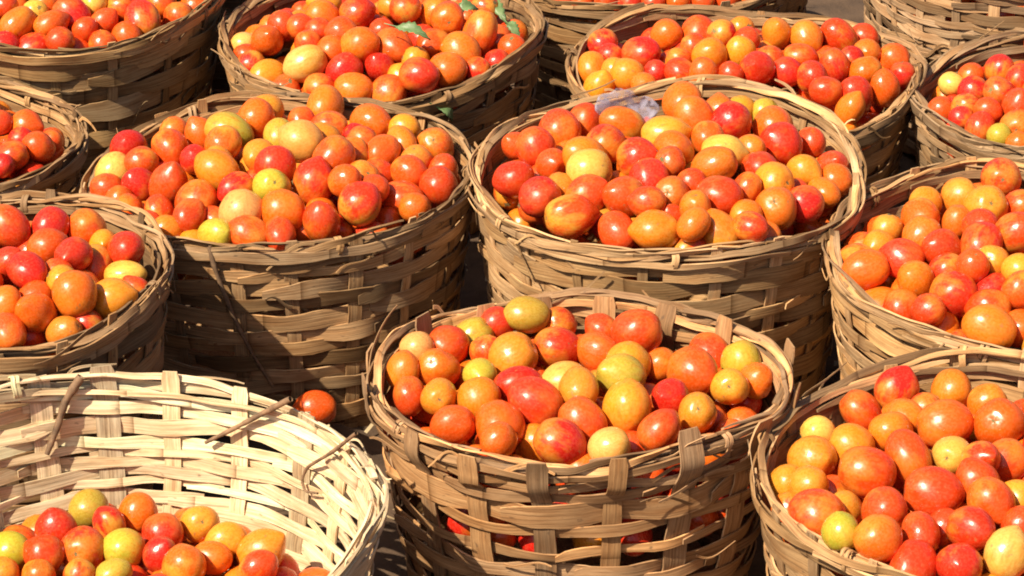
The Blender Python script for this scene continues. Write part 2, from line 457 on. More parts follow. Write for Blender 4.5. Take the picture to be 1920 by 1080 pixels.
        for j in range(o['splint']):
            ln = r.uniform(2.6, 5.5); t0 = r.uniform(0, 6.28)
            th = np.linspace(t0, t0 + ln, int(ln * 26)); sd = int(r.integers(1e9)); m_ = r.uniform(2.5, 6)
            off = 0.0065 * np.cos(m_ * th + j * 2.1) + wob(th, sd, 0.004, 4)
            sf = 1 + (0.001 + 0.006 * np.sin(m_ * th + j * 2.1) + wob(th, sd + 1, 0.004, 5)) / s.H
            Wd, Nd = s.frame(th, sf)
            a = m_ * th * 0.5 + j
            W2 = Wd * np.cos(a)[:, None] + Nd * np.sin(a)[:, None]; N2 = -Wd * np.sin(a)[:, None] + Nd * np.cos(a)[:, None]
            V, F, U = ribbon(s.P(th, sf, off), W2, N2, r.uniform(0.0025, 0.0055), 0.0025, r.uniform(0, 5))
            link('rim_splint', mesh('rim_splint', V, F, BAMBOO, U), root, s.tone())
        # lashings bound round the rim
        for j in range(o['lash']):
            th0 = (j + r.uniform(0, 0.8)) * 2 * math.pi / o['lash']
            ph = np.linspace(0, 2 * math.pi * 1.9, 30)
            th = th0 + (ph / 12 - 0.5) * r.uniform(0.02, 0.06) + 0.004 * np.sin(ph * 3)
            Pp = s.P(th, 1 - 0.008 / s.H + 0.0145 * np.sin(ph) / s.H, (amp + 0.0075) * np.cos(ph))
            Wd, Nd = s.frame(th, np.full_like(th, 0.97))
            T = nrm(np.gradient(Pp, axis=0))
            nn = nrm(Nd * np.cos(ph)[:, None] + Wd * np.sin(ph)[:, None])
            V, F, U = ribbon(Pp, np.cross(nn, T), nn, 0.0024, 0.0012, r.uniform(0, 5))
            link('lashing', mesh('lashing', V, F, BAMBOO, U), root, s.tone())
        # broken splints that stand off the wall
        for j in range(o['loose']):
            th0 = r.uniform(0, 6.28); ln = r.uniform(0.04, 0.13); sg = r.choice([-1, 1])
            u = np.linspace(0, 1, 9)
            th = th0 + sg * u * ln / s.R * r.uniform(0.4, 1.0)
            sf0 = r.uniform(0.45, 1.0) if j % 2 else r.uniform(0.92, 1.03)
            sf = sf0 + (r.uniform(-0.35, 0.55) * u * ln + 0.01 * np.sin(u * 4 + j)) / s.H
            sf = np.where(sf > 1.03, 1.03 + (sf - 1.03) * 0.25, sf)
            off = amp + 0.001 + u ** 1.6 * r.uniform(0.003, 0.018)
            Pp = s.P(th, sf, off); Wd, Nd = s.frame(th, np.clip(sf, 0, 1.1)); T = nrm(np.gradient(Pp, axis=0))
            V, F, U = ribbon(Pp, np.cross(Nd, T), Nd, r.uniform(0.0012, 0.0034) * (1 - 0.6 * u), 0.001, r.uniform(0, 5))
            link('loose_splint', mesh('loose_splint', V, F, BAMBOO, U), root, s.tone())
        # floor of the basket
        m_ = 24; th = np.arange(m_) * 2 * math.pi / m_; rb = s.R * o['taper'] * 0.985
        V = [(rb * math.cos(t), rb * math.sin(t), zz) for zz in (0.022, 0.014) for t in th] + [(0, 0, 0.024), (0, 0, 0.012)]
        F = [(i, (i + 1) % m_, 2 * m_, 2 * m_) for i in range(m_)]
        me = bpy.data.meshes.new('base')
        me.from_pydata(V, [], [(i, (i + 1) % m_, 2 * m_) for i in range(m_)] + [(m_ + (i + 1) % m_, m_ + i, 2 * m_ + 1) for i in range(m_)]
                       + [(i, m_ + i, m_ + (i + 1) % m_, (i + 1) % m_) for i in range(m_)])
        me.uv_layers.new(name='UVMap'); me.materials.append(BAMBOO)
        link('base', me, root, s.tone())
    # heap of fruit
    def heap(s, x, y):
        o = s.o
        q = ((x - s.c[0]) ** 2 + (y - s.c[1]) ** 2) / s.R ** 2
        th = math.atan2(y - s.c[1], x - s.c[0])
        z = s.H + o['level'] + o['dome'] * (1 - min(q, 1.2)) + (float(s.zr(th)) - (1 - o.get('ht', 1.0)) * o['tilt'] * math.cos(th - o['tdir'])) * min(q, 1.0)
        bk = o.get('back', 0.0)
        return z + bk * (y - s.c[1]) / s.R

M_ROWS = [(0.012, 0.001), (0.013, 0.0015), (0.014, 0.002), (0.034, 0.004), (0.015, 0.020), (0.013, 0.015), (0.021, 0.002), (0.016, 0.004), (0.026, 0.001)]
GREY = (0.37, 0.255, 0.135)
B = {}
def bk(key, *a, **kw): B[key] = Basket(key, *a, **kw)
bk('O', 205, 940, 510, 0.33, 'half-empty pale basket with open sunlit weave at the lower left corner', n=22, sw=0.028, rh=0.0165, gap=0.0018, tilt=-0.012, tdir=0.5, tone=(0.80, 0.74, 0.56), level=-0.135, dome=0.005, back=-0.01, tips=0.02, outband=0.012, lash=2, splint=3, phrase='half-empty pale basket', amp=0.004, tdev=0.12, gapj=0.9)
bk('M', 1085, 706, 354, 0.32, 'front middle basket with broad upright stakes and gaps showing tomatoes', n=16, phase=math.pi / 16 + 0.0, sw=0.027, rows=M_ROWS, level=-0.022, dome=0.02, tips=0.03, outband=0.013, lash=4, splint=6, phrase='front middle basket', oval=0.095, grip=1, amp=0.0046, tone=(0.46, 0.305, 0.165), loose=20, taper=0.79, nz=0.004, deep=4, back=-0.012)
bk('N', 1856, 885, 438, 0.32, 'basket cut off by the lower right corner, its pale inner wall showing', n=20, level=-0.02, dome=0.04, phrase='lower right basket', tone=(0.52, 0.37, 0.205), splint=5, back=-0.02)
bk('K', -6, 505, 320, 0.365, 'basket cut off by the left edge behind the half-empty pale one', n=18, level=-0.015, dome=0.05, phrase='left edge basket', tone=GREY, lash=5, splint=6, loose=26)
bk('H', 518, 325, 347, 0.325, 'heaped basket left of centre with a thin cord hanging down its front', n=18, level=-0.01, dome=0.05, phrase='centre left basket', taper=0.84, oval=0.055, tone=(0.45, 0.315, 0.17), rh=0.023, splint=4, tilt=0.016, tdir=0.3)
bk('I', 1255, 318, 362, 0.355, 'heaped basket right of centre holding a scrap of purple netting', n=18, level=-0.012, dome=0.052, phrase='centre right basket', taper=0.83, tilt=0.013, tdir=0.8, ht=0.0, tone=(0.50, 0.36, 0.20), rh=0.024, outband=0.012, lash=3, back=-0.008)
bk('J', 1950, 478, 396, 0.335, 'basket cut off by the right edge with a thick frayed rim', n=18, level=-0.012, dome=0.055, phrase='middle right edge basket', tone=(0.50, 0.35, 0.185), splint=7, lash=4, loose=24)
bk('A', 80, -35, 338, 0.34, 'weathered basket in the upper left corner, its right side in shade', n=18, level=-0.01, dome=0.05, phrase='upper left basket', tone=(0.38, 0.28, 0.15), rh=0.026)
bk('B', 714, 62, 298, 0.30, 'basket in the back row with green leaves among its tomatoes', n=16, level=-0.01, dome=0.05, phrase='back middle basket', tone=GREY, tilt=0.01, tdir=0.5)
bk('C', 1397, 135, 326, 0.29, 'back basket heaped with tomatoes behind the one with purple netting', n=18, level=-0.01, dome=0.045, phrase='back right basket', tone=GREY, rh=0.017)
bk('G', 2018, 182, 300, 0.30, 'far basket at the right edge with deep red tomatoes', n=16, level=-0.012, dome=0.05, phrase='upper right edge basket', tone=(0.38, 0.28, 0.17), loose=26, splint=8)
bk('L', -155, 262, 305, 0.28, 'basket barely showing at the left edge under the weathered one', n=16, level=-0.015, dome=0.05, phrase='left edge sliver basket', tone=GREY)
bk('D', 1225, -84, 300, 0.27, 'far basket at the top edge showing only its front wall and rim', n=16, level=0.0, dome=0.06, phrase='top edge basket', tone=GREY)
bk('E', 480, -175, 300, 0.30, 'far basket wall glimpsed at the top between two heaped baskets', n=16, level=-0.03, dome=0.02, phrase='top glimpsed basket', tone=(0.40, 0.31, 0.19), rh=0.026)
bk('F', 1935, -120, 310, 0.36, 'tall finely woven basket at the upper right corner', n=26, rh=0.013, gap=0.0008, level=-0.03, dome=0.02, phrase='upper right corner basket', tone=(0.36, 0.26, 0.16), taper=0.9, sw=0.016)
for s in B.values(): s.build()

# ------------------------------------------------------------------ tomatoes read off the photograph
# x, y, radius, ripeness, [aspect, angle of the long axis]; "*" turns the stem scar to the viewer
T = {
'M': "865,608,38,G 923,608,30,S 977,595,35,G,1.3,0 1043,607,33,V 1045,653,41,S,1.1,0 787,655,27,Y 840,650,40,V 818,690,40,O* 747,695,28,B,1.2,80 768,742,30,V 822,745,36,A* 900,703,29,G 962,670,43,A 898,748,39,B 912,660,26,V 970,722,38,R 1005,755,46,S,1.25,-35 850,797,38,T 937,798,47,O 935,826,33,O 1062,720,42,Y 1085,730,39,A 1093,790,43,T,1.22,-50 1050,830,44,R,1.2,-30 1143,838,37,Y 1120,660,39,O 1195,623,45,V 1220,598,31,A 1130,620,28,V 1237,685,28,O 1298,697,47,T 1330,662,37,V 1397,677,37,G 1420,713,26,O 1370,725,34,A* 1180,683,40,A 1165,705,42,G 1175,765,46,A,1.12,80 1257,747,36,R 1308,775,38,A* 1235,808,38,V,1.2,50",
'N': "1614,771,37,V 1681,732,39,R 1784,732,37,B 1851,754,33,O 1696,784,35,O 1736,769,25,V 1771,795,45,O,1.25,5 1875,795,46,O* 1670,810,39,B 1523,861,43,A 1596,836,41,B 1625,884,54,V,1.15,-10 1703,858,44,T,1.35,-65 1786,854,37,Y* 1840,861,35,V 1884,865,41,V 1749,924,54,V,1.15,-5 1833,906,41,V 1858,939,43,T 1908,936,29,A 1475,906,27,A 1514,913,31,A 1464,958,31,T 1527,976,50,V 1584,954,33,A 1658,958,43,V 1640,1013,42,O 1725,1002,38,V 1818,991,43,S 1773,990,31,V 1477,1013,31,V 1525,1061,45,T 1577,1047,38,A 1707,1061,47,S 1797,1061,43,S 1888,1039,43,Y,1.2,70 1533,813,23,Y 1592,1008,20,G 1914,985,26,V 1640,1082,32,V",
'J': "1877,334,39,S 1851,388,41,A* 1801,368,33,A 1910,386,29,V 1734,383,31,B 1725,408,36,O 1796,418,29,O 1836,427,35,V 1664,431,25,A 1729,444,36,B 1647,460,28,A 1692,486,37,S 1771,468,37,V 1836,460,40,S 1907,438,39,V 1862,490,31,A* 1610,490,34,O 1577,497,22,Y 1623,523,39,O,1.25,20 1633,560,39,O,1.25,15 1718,527,36,B 1777,508,34,S 1821,505,28,V 1905,508,26,A 1792,553,43,S 1866,542,34,R 1910,546,34,T 1688,583,38,V,1.12,80 1762,616,40,B 1742,583,22,V 1855,618,47,B 1858,579,39,V 1910,616,35,T 1799,649,27,S",
'I': "1167,233,36,O 1051,244,38,V 1095,229,31,V 1004,276,36,S 969,276,28,T 965,336,36,S 1133,273,38,S 1038,307,29,V 1095,298,41,B 1101,323,41,Y 1013,370,37,R 1101,367,39,V 1054,351,26,A 1068,405,44,T,1.25,5 1196,298,37,S 1218,336,37,S 1256,304,25,V 1171,370,43,T 1260,367,33,T* 1215,380,31,V 1158,433,35,V 1230,433,40,B,1.15,0 1265,411,31,V 1246,254,44,A,1.2,10 1262,285,38,O 1280,194,38,O 1302,219,36,O,1.25,-45 1349,210,29,B 1371,229,36,R 1399,207,23,A 1423,210,23,G 1396,181,25,B 1453,185,28,B 1330,178,25,R 1450,235,37,O 1465,270,40,S 1520,268,28,V 1327,260,31,O 1355,288,37,Y 1340,310,37,B 1406,282,29,B 1425,320,35,S 1508,321,31,A 1560,314,32,V 1566,339,30,O 1544,361,29,B 1296,345,27,V 1349,370,43,V,1.12,0 1450,345,37,A 1400,355,29,T 1454,392,41,O* 1510,383,34,R 1490,364,24,V 1400,408,30,B 1349,433,39,B 1396,430,31,V 1305,427,30,B 1292,465,31,V 1300,395,31,O 1434,443,27,O",
'H': "240,279,34,R 197,322,36,Y 172,355,29,V 263,305,29,T 260,354,35,R 318,279,35,T 327,245,26,O 316,348,38,V 367,299,26,R 378,253,29,O 427,247,40,G,1.3,-15 418,270,33,O 407,319,37,B 408,302,25,A 481,222,35,O 499,210,33,A 525,255,30,G 487,293,31,A 516,313,37,S 508,350,36,G* 444,354,31,R 453,397,39,Y 370,380,39,T 352,414,30,V 298,397,28,V 278,425,27,V 229,374,24,O 240,392,22,V 324,425,28,B 395,414,30,V 407,442,34,G 361,457,22,A 476,440,34,T 530,397,42,O 609,199,36,B 695,230,37,O 618,239,31,V 569,232,28,V 566,265,39,Y,1.1,-30 609,262,31,A 626,293,37,T 658,290,34,O 664,259,20,R 681,265,26,V 710,288,33,T 758,242,28,A 755,268,31,B 813,276,37,T* 589,342,46,S,1.15,75 647,340,30,O 681,337,35,O* 712,325,30,V 764,325,34,T 781,302,29,V 822,348,35,V 830,316,26,T 675,382,39,S 753,377,41,V,1.15,-10 778,390,27,O 603,417,36,V 510,440,32,V 698,354,26,V",
'K': "15,426,38,V 95,423,33,R 163,429,35,T 89,465,35,T 142,486,34,S 175,489,35,T 12,494,30,S 53,509,35,R 196,459,29,A 228,470,36,S 234,518,31,Y,1.4,5 9,574,32,B 68,560,34,T 68,589,38,O 142,557,40,O 219,563,40,A,1.15,15 249,548,28,V 116,527,26,A 110,509,24,V 163,604,28,S 119,622,30,A 18,622,33,T",
'O': "18,1033,36,G 85,1040,36,V 106,995,38,S 154,1030,42,S 166,955,35,G 205,982,28,R 257,963,36,O,1.1,70 233,1030,37,G 305,1000,36,S 300,1040,32,R 375,982,35,A* 423,1017,36,A 396,1047,33,O 489,1035,42,A 483,1068,36,V 345,1062,38,O 212,1078,31,G 72,1080,30,O 6,1076,26,A 150,1080,31,V",
'B': "610,6,29,A 604,33,31,O 669,25,30,S 530,49,29,V 497,78,29,O 457,86,20,Y 451,130,26,R 466,105,24,V 495,142,31,A 573,121,35,Y,1.25,20 581,82,26,V 565,50,24,V 639,62,29,T 597,58,24,V 624,93,27,O 672,89,35,O 647,132,33,R 536,165,27,V 599,165,28,V 665,169,34,B,1.15,0 728,176,34,T 455,163,22,V 760,17,28,V 733,12,24,A 717,60,24,V 735,87,33,T 817,23,30,O 840,35,31,T 910,16,26,S 900,62,36,T,1.5,75 817,84,31,T 861,97,35,B 776,115,26,A 716,128,28,R 750,144,27,A 787,144,34,S 840,132,35,O 964,91,26,T 933,117,22,R 894,132,26,R 811,181,22,V",
'C': "1130,82,27,R 1144,105,18,R 1202,100,33,R 1109,129,29,B 1124,164,28,A 1177,140,31,A 1151,133,24,A 1208,160,24,B 1250,65,28,O 1311,61,31,V 1352,65,27,R 1231,137,22,R 1272,113,24,T 1274,137,28,V 1330,104,33,B 1301,90,26,V 1318,140,28,O 1388,98,28,A 1369,140,24,V 1390,55,24,A 1419,129,37,S 1458,63,29,B 1456,38,23,A 1510,69,29,B 1574,69,33,V 1590,46,22,V 1400,75,24,V 1500,109,28,V 1477,135,28,R 1520,144,30,S 1565,123,29,R 1596,111,24,R 1625,100,26,B 1623,133,28,O 1625,70,27,V 1676,109,28,T 1701,140,24,R 1658,166,30,T 1604,180,36,S 1549,170,28,V 1594,205,28,B 1444,113,27,V",
'A': "34,48,32,B 65,24,22,Y 95,47,28,O 83,12,29,O 135,28,33,R 190,45,28,T 176,8,24,Y 228,16,28,V 265,38,35,S 305,10,27,T 336,30,27,V 12,85,28,R 65,89,31,S 115,83,26,V 142,85,27,V 158,63,22,V 196,83,26,T 237,69,28,T 317,69,22,O 10,12,24,V",
'G': "1874,131,28,R 1784,158,23,Y 1825,172,28,R 1872,172,28,R 1809,201,26,S 1852,209,26,V 1765,207,25,T 1802,222,20,R 1837,242,29,S 1912,148,27,S 1910,199,32,V 1907,236,32,V 1875,255,18,G 1821,143,24,T 1909,269,22,O",
'L': "48,237,29,T 72,275,31,T 40,262,24,R 22,293,31,V 4,230,22,V 5,310,22,R 95,265,22,V",
'D': "1055,0,21,V 1092,4,21,T 1135,2,21,V 1180,5,21,S 1225,4,22,V 1272,3,21,O 1318,2,21,V 1362,0,21,T 1402,-3,20,V",
}
SKIN = {'R': (0.50, 0.016, 0.007), 'S': (0.53, 0.028, 0.007), 'V': (0.56, 0.047, 0.006), 'T': (0.58, 0.066, 0.006), 'O': (0.61, 0.098, 0.006),
        'B': (0.62, 0.145, 0.008), 'A': (0.60, 0.205, 0.014), 'Y': (0.64, 0.34, 0.07), 'G': (0.38, 0.285, 0.028)}
WORD = {'R': 'deep red', 'S': 'red', 'V': 'orange-red', 'T': 'bright orange-red', 'O': 'orange', 'B': 'yellowish orange', 'A': 'amber yellow',
        'Y': 'pale yellow', 'G': 'greenish yellow'}

class Fruit: pass
fruits = []
for key, txt in T.items():
    bsk = B[key]; lst = []
    for ent in txt.split():
        star = '*' in ent; p = ent.replace('*', '').split(',')
        f = Fruit(); f.key = key; f.px, f.py, f.rp = float(p[0]), float(p[1]), float(p[2]); f.c = p[3]
        f.asp = float(p[4]) if len(p) > 4 else 1.0; f.ang = D2R(float(p[5])) if len(p) > 5 else None; f.star = star
        z = bsk.H
        for _ in range(12):
            q = unproj(f.px, f.py, z); z = 0.5 * z + 0.5 * bsk.heap(q[0], q[1])
        f.p = unproj(f.px, f.py, z); f.p0 = f.p.copy()
        f.ray = nrm(f.p - CAM); f.r = f.rp * ((f.p - CAM) @ FWD) / FPX
        lst.append(f)
    md_ = np.median([f.r for f in lst])
    for f in lst: f.r = float(np.clip(f.r * 1.08, 0.92 * md_, 1.30 * md_))
    # settle: push overlapping fruit apart, mostly along the line of sight, and hold them inside the wall
    P = np.array([f.p for f in lst]); P0 = P.copy(); Ry = np.array([f.ray for f in lst]); R_ = np.array([f.r * (1 + 0.3 * (f.asp - 1)) for f in lst])
    for it in range(90):
        d = P[:, None] - P[None]; L = np.linalg.norm(d, axis=2) + np.eye(len(P))
        ov = np.clip(0.90 * (R_[:, None] + R_[None]) - L, 0, None) * (1 - np.eye(len(P)))
        P = P + (d / L[..., None] * ov[..., None]).sum(1) * 0.22
        dv = P - P0; al = (dv * Ry).sum(1, keepdims=True)
        P = P0 + Ry * np.clip(al, -0.06, 0.07) + (dv - Ry * al) * 0.90
        for i, f in enumerate(lst):
            v = P[i, :2] - bsk.c[:2]; rho = np.linalg.norm(v); th = math.atan2(v[1], v[0])
            lim = float(bsk.rad(th, min(P[i, 2] / bsk.H, 1.1))) - R_[i] * 0.92 - 0.009
            if P[i, 2] < bsk.H + R_[i] * 0.7 and rho > lim: P[i, :2] = bsk.c[:2] + v / rho * max(lim, 0.01)
    for f, q in zip(lst, P): f.p = q
    fruits += lst
# one fallen fruit on the ground
gf = Fruit(); gf.key = None; gf.px, gf.py, gf.rp, gf.c, gf.asp, gf.ang, gf.star = 590, 752, 31, 'T', 1.15, 0.0, False

def fruit_mesh(name, nseg, nring, lob, sharp, seed, mats):
    V, F, mi = [], [], []
    r = np.random.default_rng(seed)
    ph = r.uniform(0, 6.28, 3)
    for i in range(nring + 1):
        v = i / nring; ph_ = math.pi * v * (0.55 if i == 1 else 1.0)
        for j in range(nseg):
            a = 2 * math.pi * j / nseg
            rr = math.sin(ph_); z = math.cos(ph_)
            if i == 1: rr *= 1 + 0.35 * math.cos(5 * a + ph[1]) + 0.2 * math.sin(2 * a)
            z -= 0.10 * math.exp(-(rr / 0.30) ** 2) if z > 0 else 0            # dimple at the stem
            if z < 0: z *= 1 + 0.06 * sharp * math.exp(-(rr / 0.35) ** 2)
            k = 1 + lob * math.cos(5 * a + ph[0]) * max(math.cos(ph_), 0) ** 1 + 0.035 * math.cos(2 * a + ph[1]) + 0.025 * math.cos(3 * a + ph[2] + 2 * z) + 0.025 * math.sin(2.5 * z + a + ph[0])
            V.append((rr * k * math.cos(a), rr * k * math.sin(a), z))
    for i in range(nring):
        for j in range(nseg):
            a, b_ = i * nseg + j, i * nseg + (j + 1) % nseg
            F.append((a, a + nseg, b_ + nseg, b_)); mi.append(1 if i < 1 else 0)
    V = np.array(V); F = np.array(F)
    return V, F, np.array(mi)

VAR = [fruit_mesh('t', 28, 20, lob, sh, i, None) for i, (lob, sh) in enumerate([(0.012, 1), (0.04, 0), (0.005, 2), (0.025, 1), (0.03, 3), (0.015, 0), (0.05, 1), (0.02, 2)])]
VAR_ME = [mesh('tomato', V, F, [TOMATO, SCAR], mi=mi) for V, F, mi in VAR]
VARL = [fruit_mesh('t', 14, 10, lob, sh, i, None) for i, (lob, sh) in enumerate([(0.012, 1), (0.03, 0)])]

def orient(f):
    """rotation whose local z is the stem axis"""
    if f.star: ax_ = nrm(-f.ray * 0.9 + UP * rng.uniform(-0.2, 0.35) + RIGHT * rng.uniform(-0.3, 0.3))
    elif f.ang is not None:
        ax_ = nrm((RIGHT * math.cos(f.ang) + UP * math.sin(f.ang)) * rng.choice([-1, 1]) + f.ray * rng.uniform(-0.25, 0.25))
    else:
        ax_ = nrm(rng.normal(size=3))
        if ax_ @ -f.ray > 0.3 and rng.random() < 0.6: ax_ = -ax_
    q = Vector(ax_).to_track_quat('Z', 'Y').to_matrix() @ Matrix.Rotation(rng.uniform(0, 6.28), 3, 'Z')
    return q

def skin(c):
    k = np.array(SKIN[c]); k = k * rng.uniform(0.88, 1.1) * np.array([1, rng.uniform(0.85, 1.18), rng.uniform(0.8, 1.2)])
    return tuple(np.clip(k, 0, 0.85))

order = sorted(fruits, key=lambda f: -f.rp * (1.0 if 0 < f.py < 1080 else 0.5))
single = set(id(f) for f in order[:299])
# rows of each heap, counted from the front, for the labels
ORD = ['', 'first', 'second', 'third', 'fourth', 'fifth', 'sixth', 'seventh', 'eighth', 'ninth', 'tenth', 'eleventh', 'twelfth', 'thirteenth', 'fourteenth', 'fifteenth', 'sixteenth', 'seventeenth', 'eighteenth', 'nineteenth', 'twentieth', 'twenty-first', 'twenty-second']
for key in T:
    lst = sorted([f for f in fruits if f.key == key], key=lambda f: -f.py)
    step = 0.70 * np.median([2 * f.rp for f in lst]); y0 = lst[0].py; row = {}
    for f in lst: row.setdefault(int((y0 - f.py) / step), []).append(f)
    for i, kq in enumerate(sorted(row)):
        fs = sorted(row[kq], key=lambda f: f.px)
        for j, f in enumerate(fs):
            rw = 'front row' if i == 0 else ORD[i + 1] + ' row from front'
            f.label = '%s tomato in %s, %s, %s from left' % (WORD[f.c], B[key].o['phrase'], rw, ORD[j + 1])
merged = []
for f in fruits:
    q = orient(f)
    if id(f) in single:
        o = link('tomato', VAR_ME[int(rng.integers(8))], None, skin(f.c))
        e = f.asp if f.asp > 1 else rng.uniform(1.0, 1.32)
        k = f.r / (e ** 0.4)
        o.matrix_world = Matrix.Translation(f.p) @ (q @ Matrix.Diagonal((k, k, k * e))).to_4x4()
        tag(o, f.label, 'tomato', 'tomatoes heaped in the baskets')
    else: merged.append((f.p, f.r, q, skin(f.c), f.asp))
gf.p = unproj(592, 766, 0.104); gf.ray = nrm(gf.p - CAM)
o = link('tomato', VAR_ME[0], None, SKIN['T'])
k = 0.027
o.matrix_world = Matrix.Translation(gf.p) @ (orient(gf) @ Matrix.Diagonal((k * 0.95, k * 0.95, k * 1.15))).to_4x4()
tag(o, 'lone orange tomato fallen on the ground between three baskets', 'tomato', 'tomatoes heaped in the baskets')

# fruit under and behind those: the rest of each heap
allp = np.array([f.p for f in fruits]); allr = np.array([f.r for f in fruits])
codes = 'RSSSVVVVTTTTOOOBBA'
for key, s in B.items():
    near = np.linalg.norm(allp[:, :2] - s.c[:2], axis=1) < s.R * 1.3
    P_, R2 = list(allp[near]), list(allr[near])
    if key == 'M':          # fruit pressed against the open part of the wall
        for dz_ in (0.100, 0.135):
            for i_ in range(26):
                th = i_ * 2 * math.pi / 26 + dz_ * 9 + rng.normal(0, 0.03); r_ = rng.uniform(0.024, 0.028); z = s.H - dz_ + rng.normal(0, 0.004)
                rho = float(s.rad(th, z / s.H)) - r_ - 0.0085
                pp = np.array([s.c[0] + rho * math.cos(th), s.c[1] + rho * math.sin(th), z])
                if (np.linalg.norm(np.array(P_) - pp, axis=1) < 0.8 * (np.array(R2) + r_)).any(): continue
                P_.append(pp); R2.append(r_)
                f = Fruit(); f.star = False; f.ang = None; f.ray = nrm(pp - CAM)
                merged.append((pp, r_, orient(f), skin(rng.choice(list(codes))), rng.uniform(0.97, 1.12)))
    for layer in range(s.o['deep'] + 1):
        pitch = 0.047
        for iy in range(-8, 9):
            for ix in range(-8, 9):
                x = (ix + 0.5 * (iy % 2) + 0.33 * layer) * pitch + rng.normal(0, 0.004)
                y = (iy * 0.866 + 0.33 * layer) * pitch + rng.normal(0, 0.004)
                r_ = rng.uniform(0.022, 0.027)
                gx, gy = s.c[0] + x, s.c[1] + y
                z = s.heap(gx, gy) - 0.034 * layer - 0.004 * (layer == 0)
                pxx, pyy, _ = proj((gx, gy, z))
                hidden = not (-20 < pxx < 1940 and -20 < pyy < 1100)
                if layer == 0 and not hidden and key in T: z -= 0.030
                rho = math.hypot(x, y); th = math.atan2(y, x)
                if z < r_ + 0.02 or rho > float(s.rad(th, min(z / s.H, 1.0))) - r_ - 0.009: continue
                pp = np.array([gx, gy, z])
                if P_:
                    A_ = np.array(P_); dd = np.linalg.norm(A_ - pp, axis=1)
                    if (dd < 0.80 * (np.array(R2) + r_)).any(): continue
                P_.append(pp); R2.append(r_)
                f = Fruit(); f.star = False; f.ang = None; f.ray = nrm(pp - CAM)
                merged.append((pp, r_, orient(f), skin(rng.choice(list(codes))), rng.uniform(0.97, 1.12)))
VV, FF, CC, LL, KK, MM = [], [], [], [], [], []
base = 0
for i, (p, r_, q, c, asp) in enumerate(merged):
    V, F, mi = VARL[i % 2]
    Q = np.array(q)
    VV.append((V * np.array([1, 1, asp]) * r_) @ Q.T + p); FF.append(F + base); base += len(V); MM.append(mi)
    CC.append(np.tile([*c, 1.0], (len(V), 1))); LL.append(V); KK.append(np.full(len(V), rng.random()))
me = mesh('tomatoes', np.concatenate(VV), np.concatenate(FF), [TOMATO_M, SCAR], mi=np.concatenate(MM))
a = me.attributes.new('skin', 'FLOAT_COLOR', 'POINT'); a.data.foreach_set('color', np.concatenate(CC).astype(np.float32).ravel())
a = me.attributes.new('place', 'FLOAT_VECTOR', 'POINT'); a.data.foreach_set('vector', np.concatenate(LL).astype(np.float32).ravel())
a = me.attributes.new('pick', 'FLOAT', 'POINT'); a.data.foreach_set('value', np.concatenate(KK).astype(np.float32))
o = link('tomatoes', me)
tag(o, 'remaining smaller and half-buried tomatoes filling the baskets', 'tomatoes', kind='stuff')
print('fruit', len(fruits), 'merged', len(merged))

# ------------------------------------------------------------------ small things
def leaf(pts, width, label, seed, droop=0.012):
    """blade between two points with a raised midrib and toothed edge"""
    a, b_ = np.array(pts[0]), np.array(pts[1]); u = np.linspace(0, 1, 13)
    r = np.random.default_rng(seed)
    T_ = nrm(b_ - a); S = nrm(np.cross(T_, nrm(-FWD * 0.8 + UP * 0.5))); N = np.cross(S, T_)
    V, F = [], []
    prof = np.sin(np.pi * np.clip(u, 0.02, 0.98) ** 0.8) ** 0.8
    for i, t in enumerate(u):
        c = a + (b_ - a) * t + N * (0.008 * math.sin(t * 3.0) - droop * t * t)
        ww = width * prof[i] * (1 + 0.18 * (-1) ** i)
        for k_ in (-1, -0.5, 0, 0.5, 1):
            V.append(c + S * ww * k_ + N * (0.25 * ww * abs(k_) + 0.002 * math.sin(7 * t + 3 * k_ + seed)))
    for i in range(12):
        for j in range(4):
            p = i * 5 + j; F.append((p, p + 1, p + 6, p + 5))
    V = np.array(V); c0 = V.mean(0)
    me = mesh('leaf', V - c0, F, LEAF)
    o = link('leaf', me); o.location = c0
    md = o.modifiers.new('thick', 'SOLIDIFY'); md.thickness = 0.0006
    st = tube(np.linspace(a - T_ * 0.02, a + (b_ - a) * 0.85, 6) + N * 0.001 - c0, np.linspace(0.0012, 0.0004, 6), 5)
    link('midrib', mesh('midrib', st[0], st[1], LEAF, st[2]), o)
    tag(o, label, 'leaf', 'green leaves on the back basket')

zB = B['B'].H
leaf((unproj(742, 50, zB + 0.072), unproj(806, 66, zB + 0.066)), 0.010, 'slim pale green leaf lying across tomatoes in the back middle basket', 1)
leaf((unproj(858, 20, zB + 0.045), unproj(898, 10, zB + 0.05)), 0.012, 'small dark green leaf at the far side of the back middle basket', 2)
leaf((unproj(918, 2, zB + 0.03), unproj(948, 34, zB + 0.02)), 0.010, 'narrow green leaf along the far right rim of the back middle basket', 3)
leaf((unproj(952, 44, zB + 0.02), unproj(974, 66, zB + 0.01)), 0.009, 'small green leaf just above the rightmost tomato of the back basket', 4)
def wall_point(s, px, py, off=0.012):
    """point of the near outer wall seen at a pixel"""
    best = None
    for z in np.linspace(s.H * 1.02, 0.0, 160):
        q = unproj(px, py, z); v = q[:2] - s.c[:2]; th = math.atan2(v[1], v[0])
        if math.hypot(*v) > 0 and v[1] < 0.3 * s.R:
            e = math.hypot(*v) - float(s.rad(th, z / s.H)) - off
            if best is None or abs(e) < best[0]: best = (abs(e), q)
    return best[1]
leaf((wall_point(B['B'], 822, 203), wall_point(B['B'], 856, 222)), 0.011, 'wilted green leaf caught on the outside of the back middle basket', 5)

